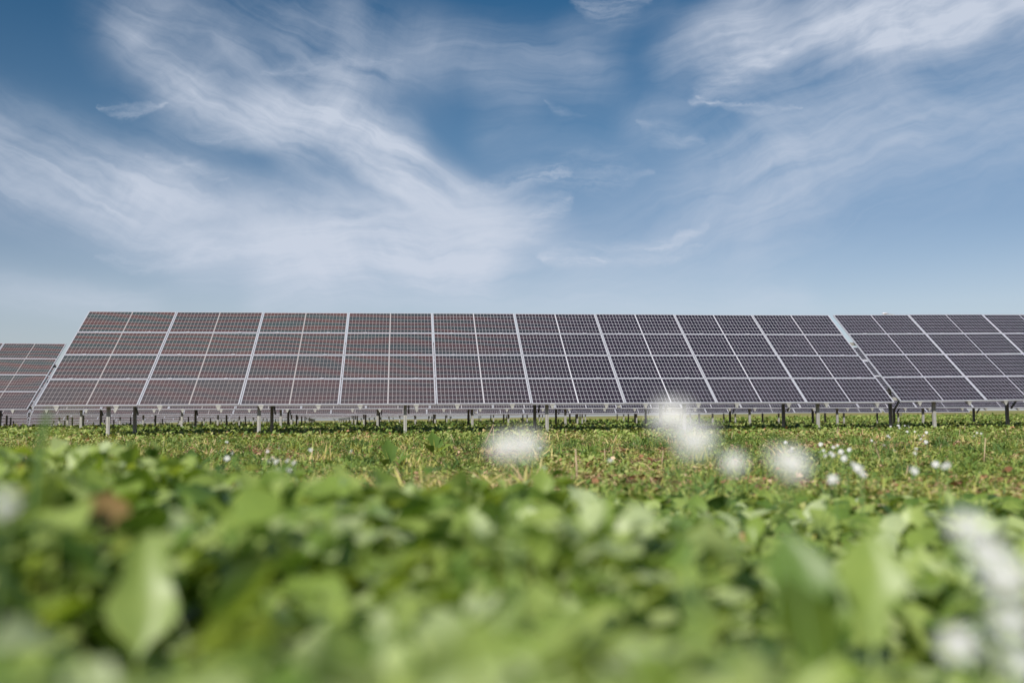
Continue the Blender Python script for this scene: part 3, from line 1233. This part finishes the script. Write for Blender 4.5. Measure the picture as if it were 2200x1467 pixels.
def daisy(px, py, d, dia, label, group=None, face=None, lean=0.0):
    head = at(px, py, d)
    bx, by = head.x + random.uniform(-.03, .03) + lean, head.y + random.uniform(-.02, .03)
    base = Vector((bx, by, float(G(bx, by)) - .01))
    root = empty('daisy', base)
    tag(root, label, 'flower', group)
    h = head - base
    mb = MB()
    mid = h * .55 + Vector((random.uniform(-.02, .02), 0, 0))
    mb.tube([(0, 0, 0), mid, h], [.0014, .0012, .001], 6)
    st = link('stem', mb.mesh('stem', None, True), M_STEM, root)
    p = link('petals', random.choice(PETALS), None, root)
    f = face if face is not None else (random.gauss(.9, .6), random.gauss(0, .7))
    p.location = h
    p.rotation_euler = (f[0], f[1], random.uniform(0, 6))
    p.scale = (dia / 2,) * 3
    # tilt towards the sun and the camera
    tilt = Vector((f[1] - .15, -f[0], 1.0)).normalized()
    p.rotation_euler = tilt.to_track_quat('Z', 'Y').to_euler()
    link('flower_centre', DISC, None, p)
    return root


M_STEM, _t, _sb = material('green_stem')
_sb.inputs['Base Color'].default_value = (.12, .2, .05, 1)
_sb.inputs['Roughness'].default_value = .6

NEAR = [
    (1444, 900, .70, .031, 'upper blurred white flower of the pair right of centre'),
    (1494, 950, .68, .028, 'lower blurred white flower of the pair right of centre'),
    (1085, 962, .76, .025, 'left half of the wide blurred white flower smear near the centre'),
    (1128, 958, .75, .026, 'right half of the wide blurred white flower smear near the centre'),
    (1576, 996, .86, .022, 'small round blurred white flower between the bright pair and the next blob right'),
    (1702, 1000, .73, .027, 'blurred white flower alone above the two toned plant at right'),
    (1665, 980, .66, .010, 'faint small blurred flower touching the left of the lone white flower'),
    (2075, 1135, .60, .022, 'topmost white flower of the blurred spray at the right edge'),
    (2120, 1190, .58, .022, 'second white flower down the blurred spray at the right edge'),
    (2160, 1245, .54, .025, 'third white flower down the blurred spray, largest and brightest'),
    (2172, 1335, .54, .023, 'fourth white flower down the blurred spray by the photo edge'),
    (2058, 1388, .56, .022, 'white flower set apart left of the lower end of the blurred spray'),
    (2190, 1420, .54, .022, 'lowest white flower of the spray in the bottom right corner'),
    (8, 1085, .55, .015, 'blurred pale flower at the left edge over the foreground leaves'),
]
for (x, y, dd, dia, lab) in NEAR:
    daisy(x, y, dd, dia, lab, 'blurred white flowers close to the camera', face=(1.0, 0.0), lean=.01)

C7 = [(320, 400), (375, 450), (600, 420), (620, 470), (640, 510), (730, 430), (760, 480), (745, 500), (790, 510), (700, 510), (825, 465), (850, 575),
      (910, 620), (930, 660), (695, 680), (1150, 280), (1220, 290), (1290, 280), (1280, 320), (1340, 320), (1370, 350), (1410, 350), (1390, 380), (1425, 400),
      (1125, 355), (1100, 430), (1175, 470), (1350, 455), (1340, 490), (1330, 630), (1505, 575), (1565, 600), (1830, 330), (1865, 335), (1000, 390)]
MID = [(1600 + a / 3.667, 840 + b / 3.667) for a, b in C7]
MID += [(a + random.uniform(-9, 9), b + random.uniform(-7, 7)) for a, b in MID if random.random() < .5]
for (x, y) in MID:
    dd = min(.15 * F / max(y - 905, 4), 9.0)
    dia = random.uniform(.017, .031)
    lab = 'small white daisy in the bright clump above the right foreground leaves' if 1750 < x < 1870 and y > 950 else \
        ('small white daisy in the row of flowers before the shaded ground at right' if y <= 950 else 'small white daisy scattered in the weeds at right')
    daisy(x, y, dd, dia, lab, {'s': 'scattered daisies at right'}['s'] if 'scattered' in lab else ('daisies of the right clump' if 'clump' in lab else 'daisies of the far right row'))
for (x, y) in [(488, 985), (500, 974), (575, 970), (585, 984), (594, 992), (602, 988), (618, 990), (632, 995), (612, 965), (600, 963), (620, 1010), (577, 992)]:
    daisy(x, y, .16 * F / (y - 905), random.uniform(.016, .027), 'small white daisy in the patch behind the left foreground leaves', 'daisies of the left patch')
for (x, y, lab) in [(667, 967, 'small white daisy just right of the left patch'), (755, 970, 'small white daisy between the left patch and the dock plant'),
                    (817, 1025, 'pale pink tinged daisy at the top edge of the foreground leaves left of centre'),
                    (1161, 963, 'small sharp white daisy at the right end of the wide blurred flower smear'),
                    (1166, 1008, 'dull white daisy low in the weeds just right of centre'),
                    (1311, 990, 'tiny white daisy between the two centre blurred flowers'),
                    (1524, 964, 'tiny white daisy above the small round blurred flower'),
                    (487, 950, 'tiny white daisy above the left patch'), (415, 915, 'tiny white flower under the left part of the front table')]:
    daisy(x, y, .16 * F / max(y - 905, 16), .027, lab, None)


# ------------------------------------------------------------------ dry stalks
def stalk(px, d, h, lean, label, group, thick=.0035, bend=0.0):
    base = on_ground(px, d) + Vector((0, 0, -.02))
    mb = MB()
    tip = Vector((lean, random.uniform(-.02, .02), h + .02))
    mb.tube([(0, 0, 0), tip * .5 + Vector((bend, 0, 0)), tip], [thick, thick * .9, thick * .6], 6)
    me = mb.mesh('dry_stalk', None, True)
    a = me.attributes.new('tint', 'FLOAT', 'POINT')
    a.data.foreach_set('value', np.full(len(me.vertices), random.random(), np.float32))
    o = link('dry_stalk', me, M_STRAW)
    o.location = base
    tag(o, label, 'stalk', group)


SG = 'dry stubble stalks in the field'
SLAB = 'short pale dry stubble stalk standing in the weeds before the panels'
stalk(1060, 13.0, .30, .0, 'upright pale stalk that the long leaning stalk near the centre meets', None, .006)
stalk(1036, 13.0, .32, .15, 'long pale stalk leaning right near the centre under the panels', None, .008)
stalk(1240, 6.2, .20, -.01, 'thick pale stubble stalk standing alone right of centre', None, .007)
stalk(1722, 8.0, .04, .16, 'thin straw lying almost flat at right, pointing down to the right', None, .004)
for px, dd in [(45, 14), (60, 13), (84, 13), (150, 15), (240, 17), (275, 16), (318, 12), (430, 14), (520, 17), (545, 16), (655, 18), (682, 18), (693, 18), (756, 17),
               (1078, 14), (1117, 15), (1130, 15), (1175, 16), (1360, 17), (1376, 17), (1388, 17), (1480, 12), (1569, 15), (1626, 17), (1637, 18), (1706, 17),
               (1798, 16), (1803, 16), (2058, 16), (2072, 18), (2163, 16), (1300, 9), (700, 10), (1420, 8), (1900, 7), (1955, 11), (1940, 6), (560, 8), (610, 6),
               (890, 15), (980, 14), (1215, 17), (1245, 16), (2010, 9), (2110, 8), (380, 17), (350, 13)]:
    stalk(px, dd, random.uniform(.08, .22), random.gauss(0, .04), SLAB, SG, random.uniform(.003, .0055))
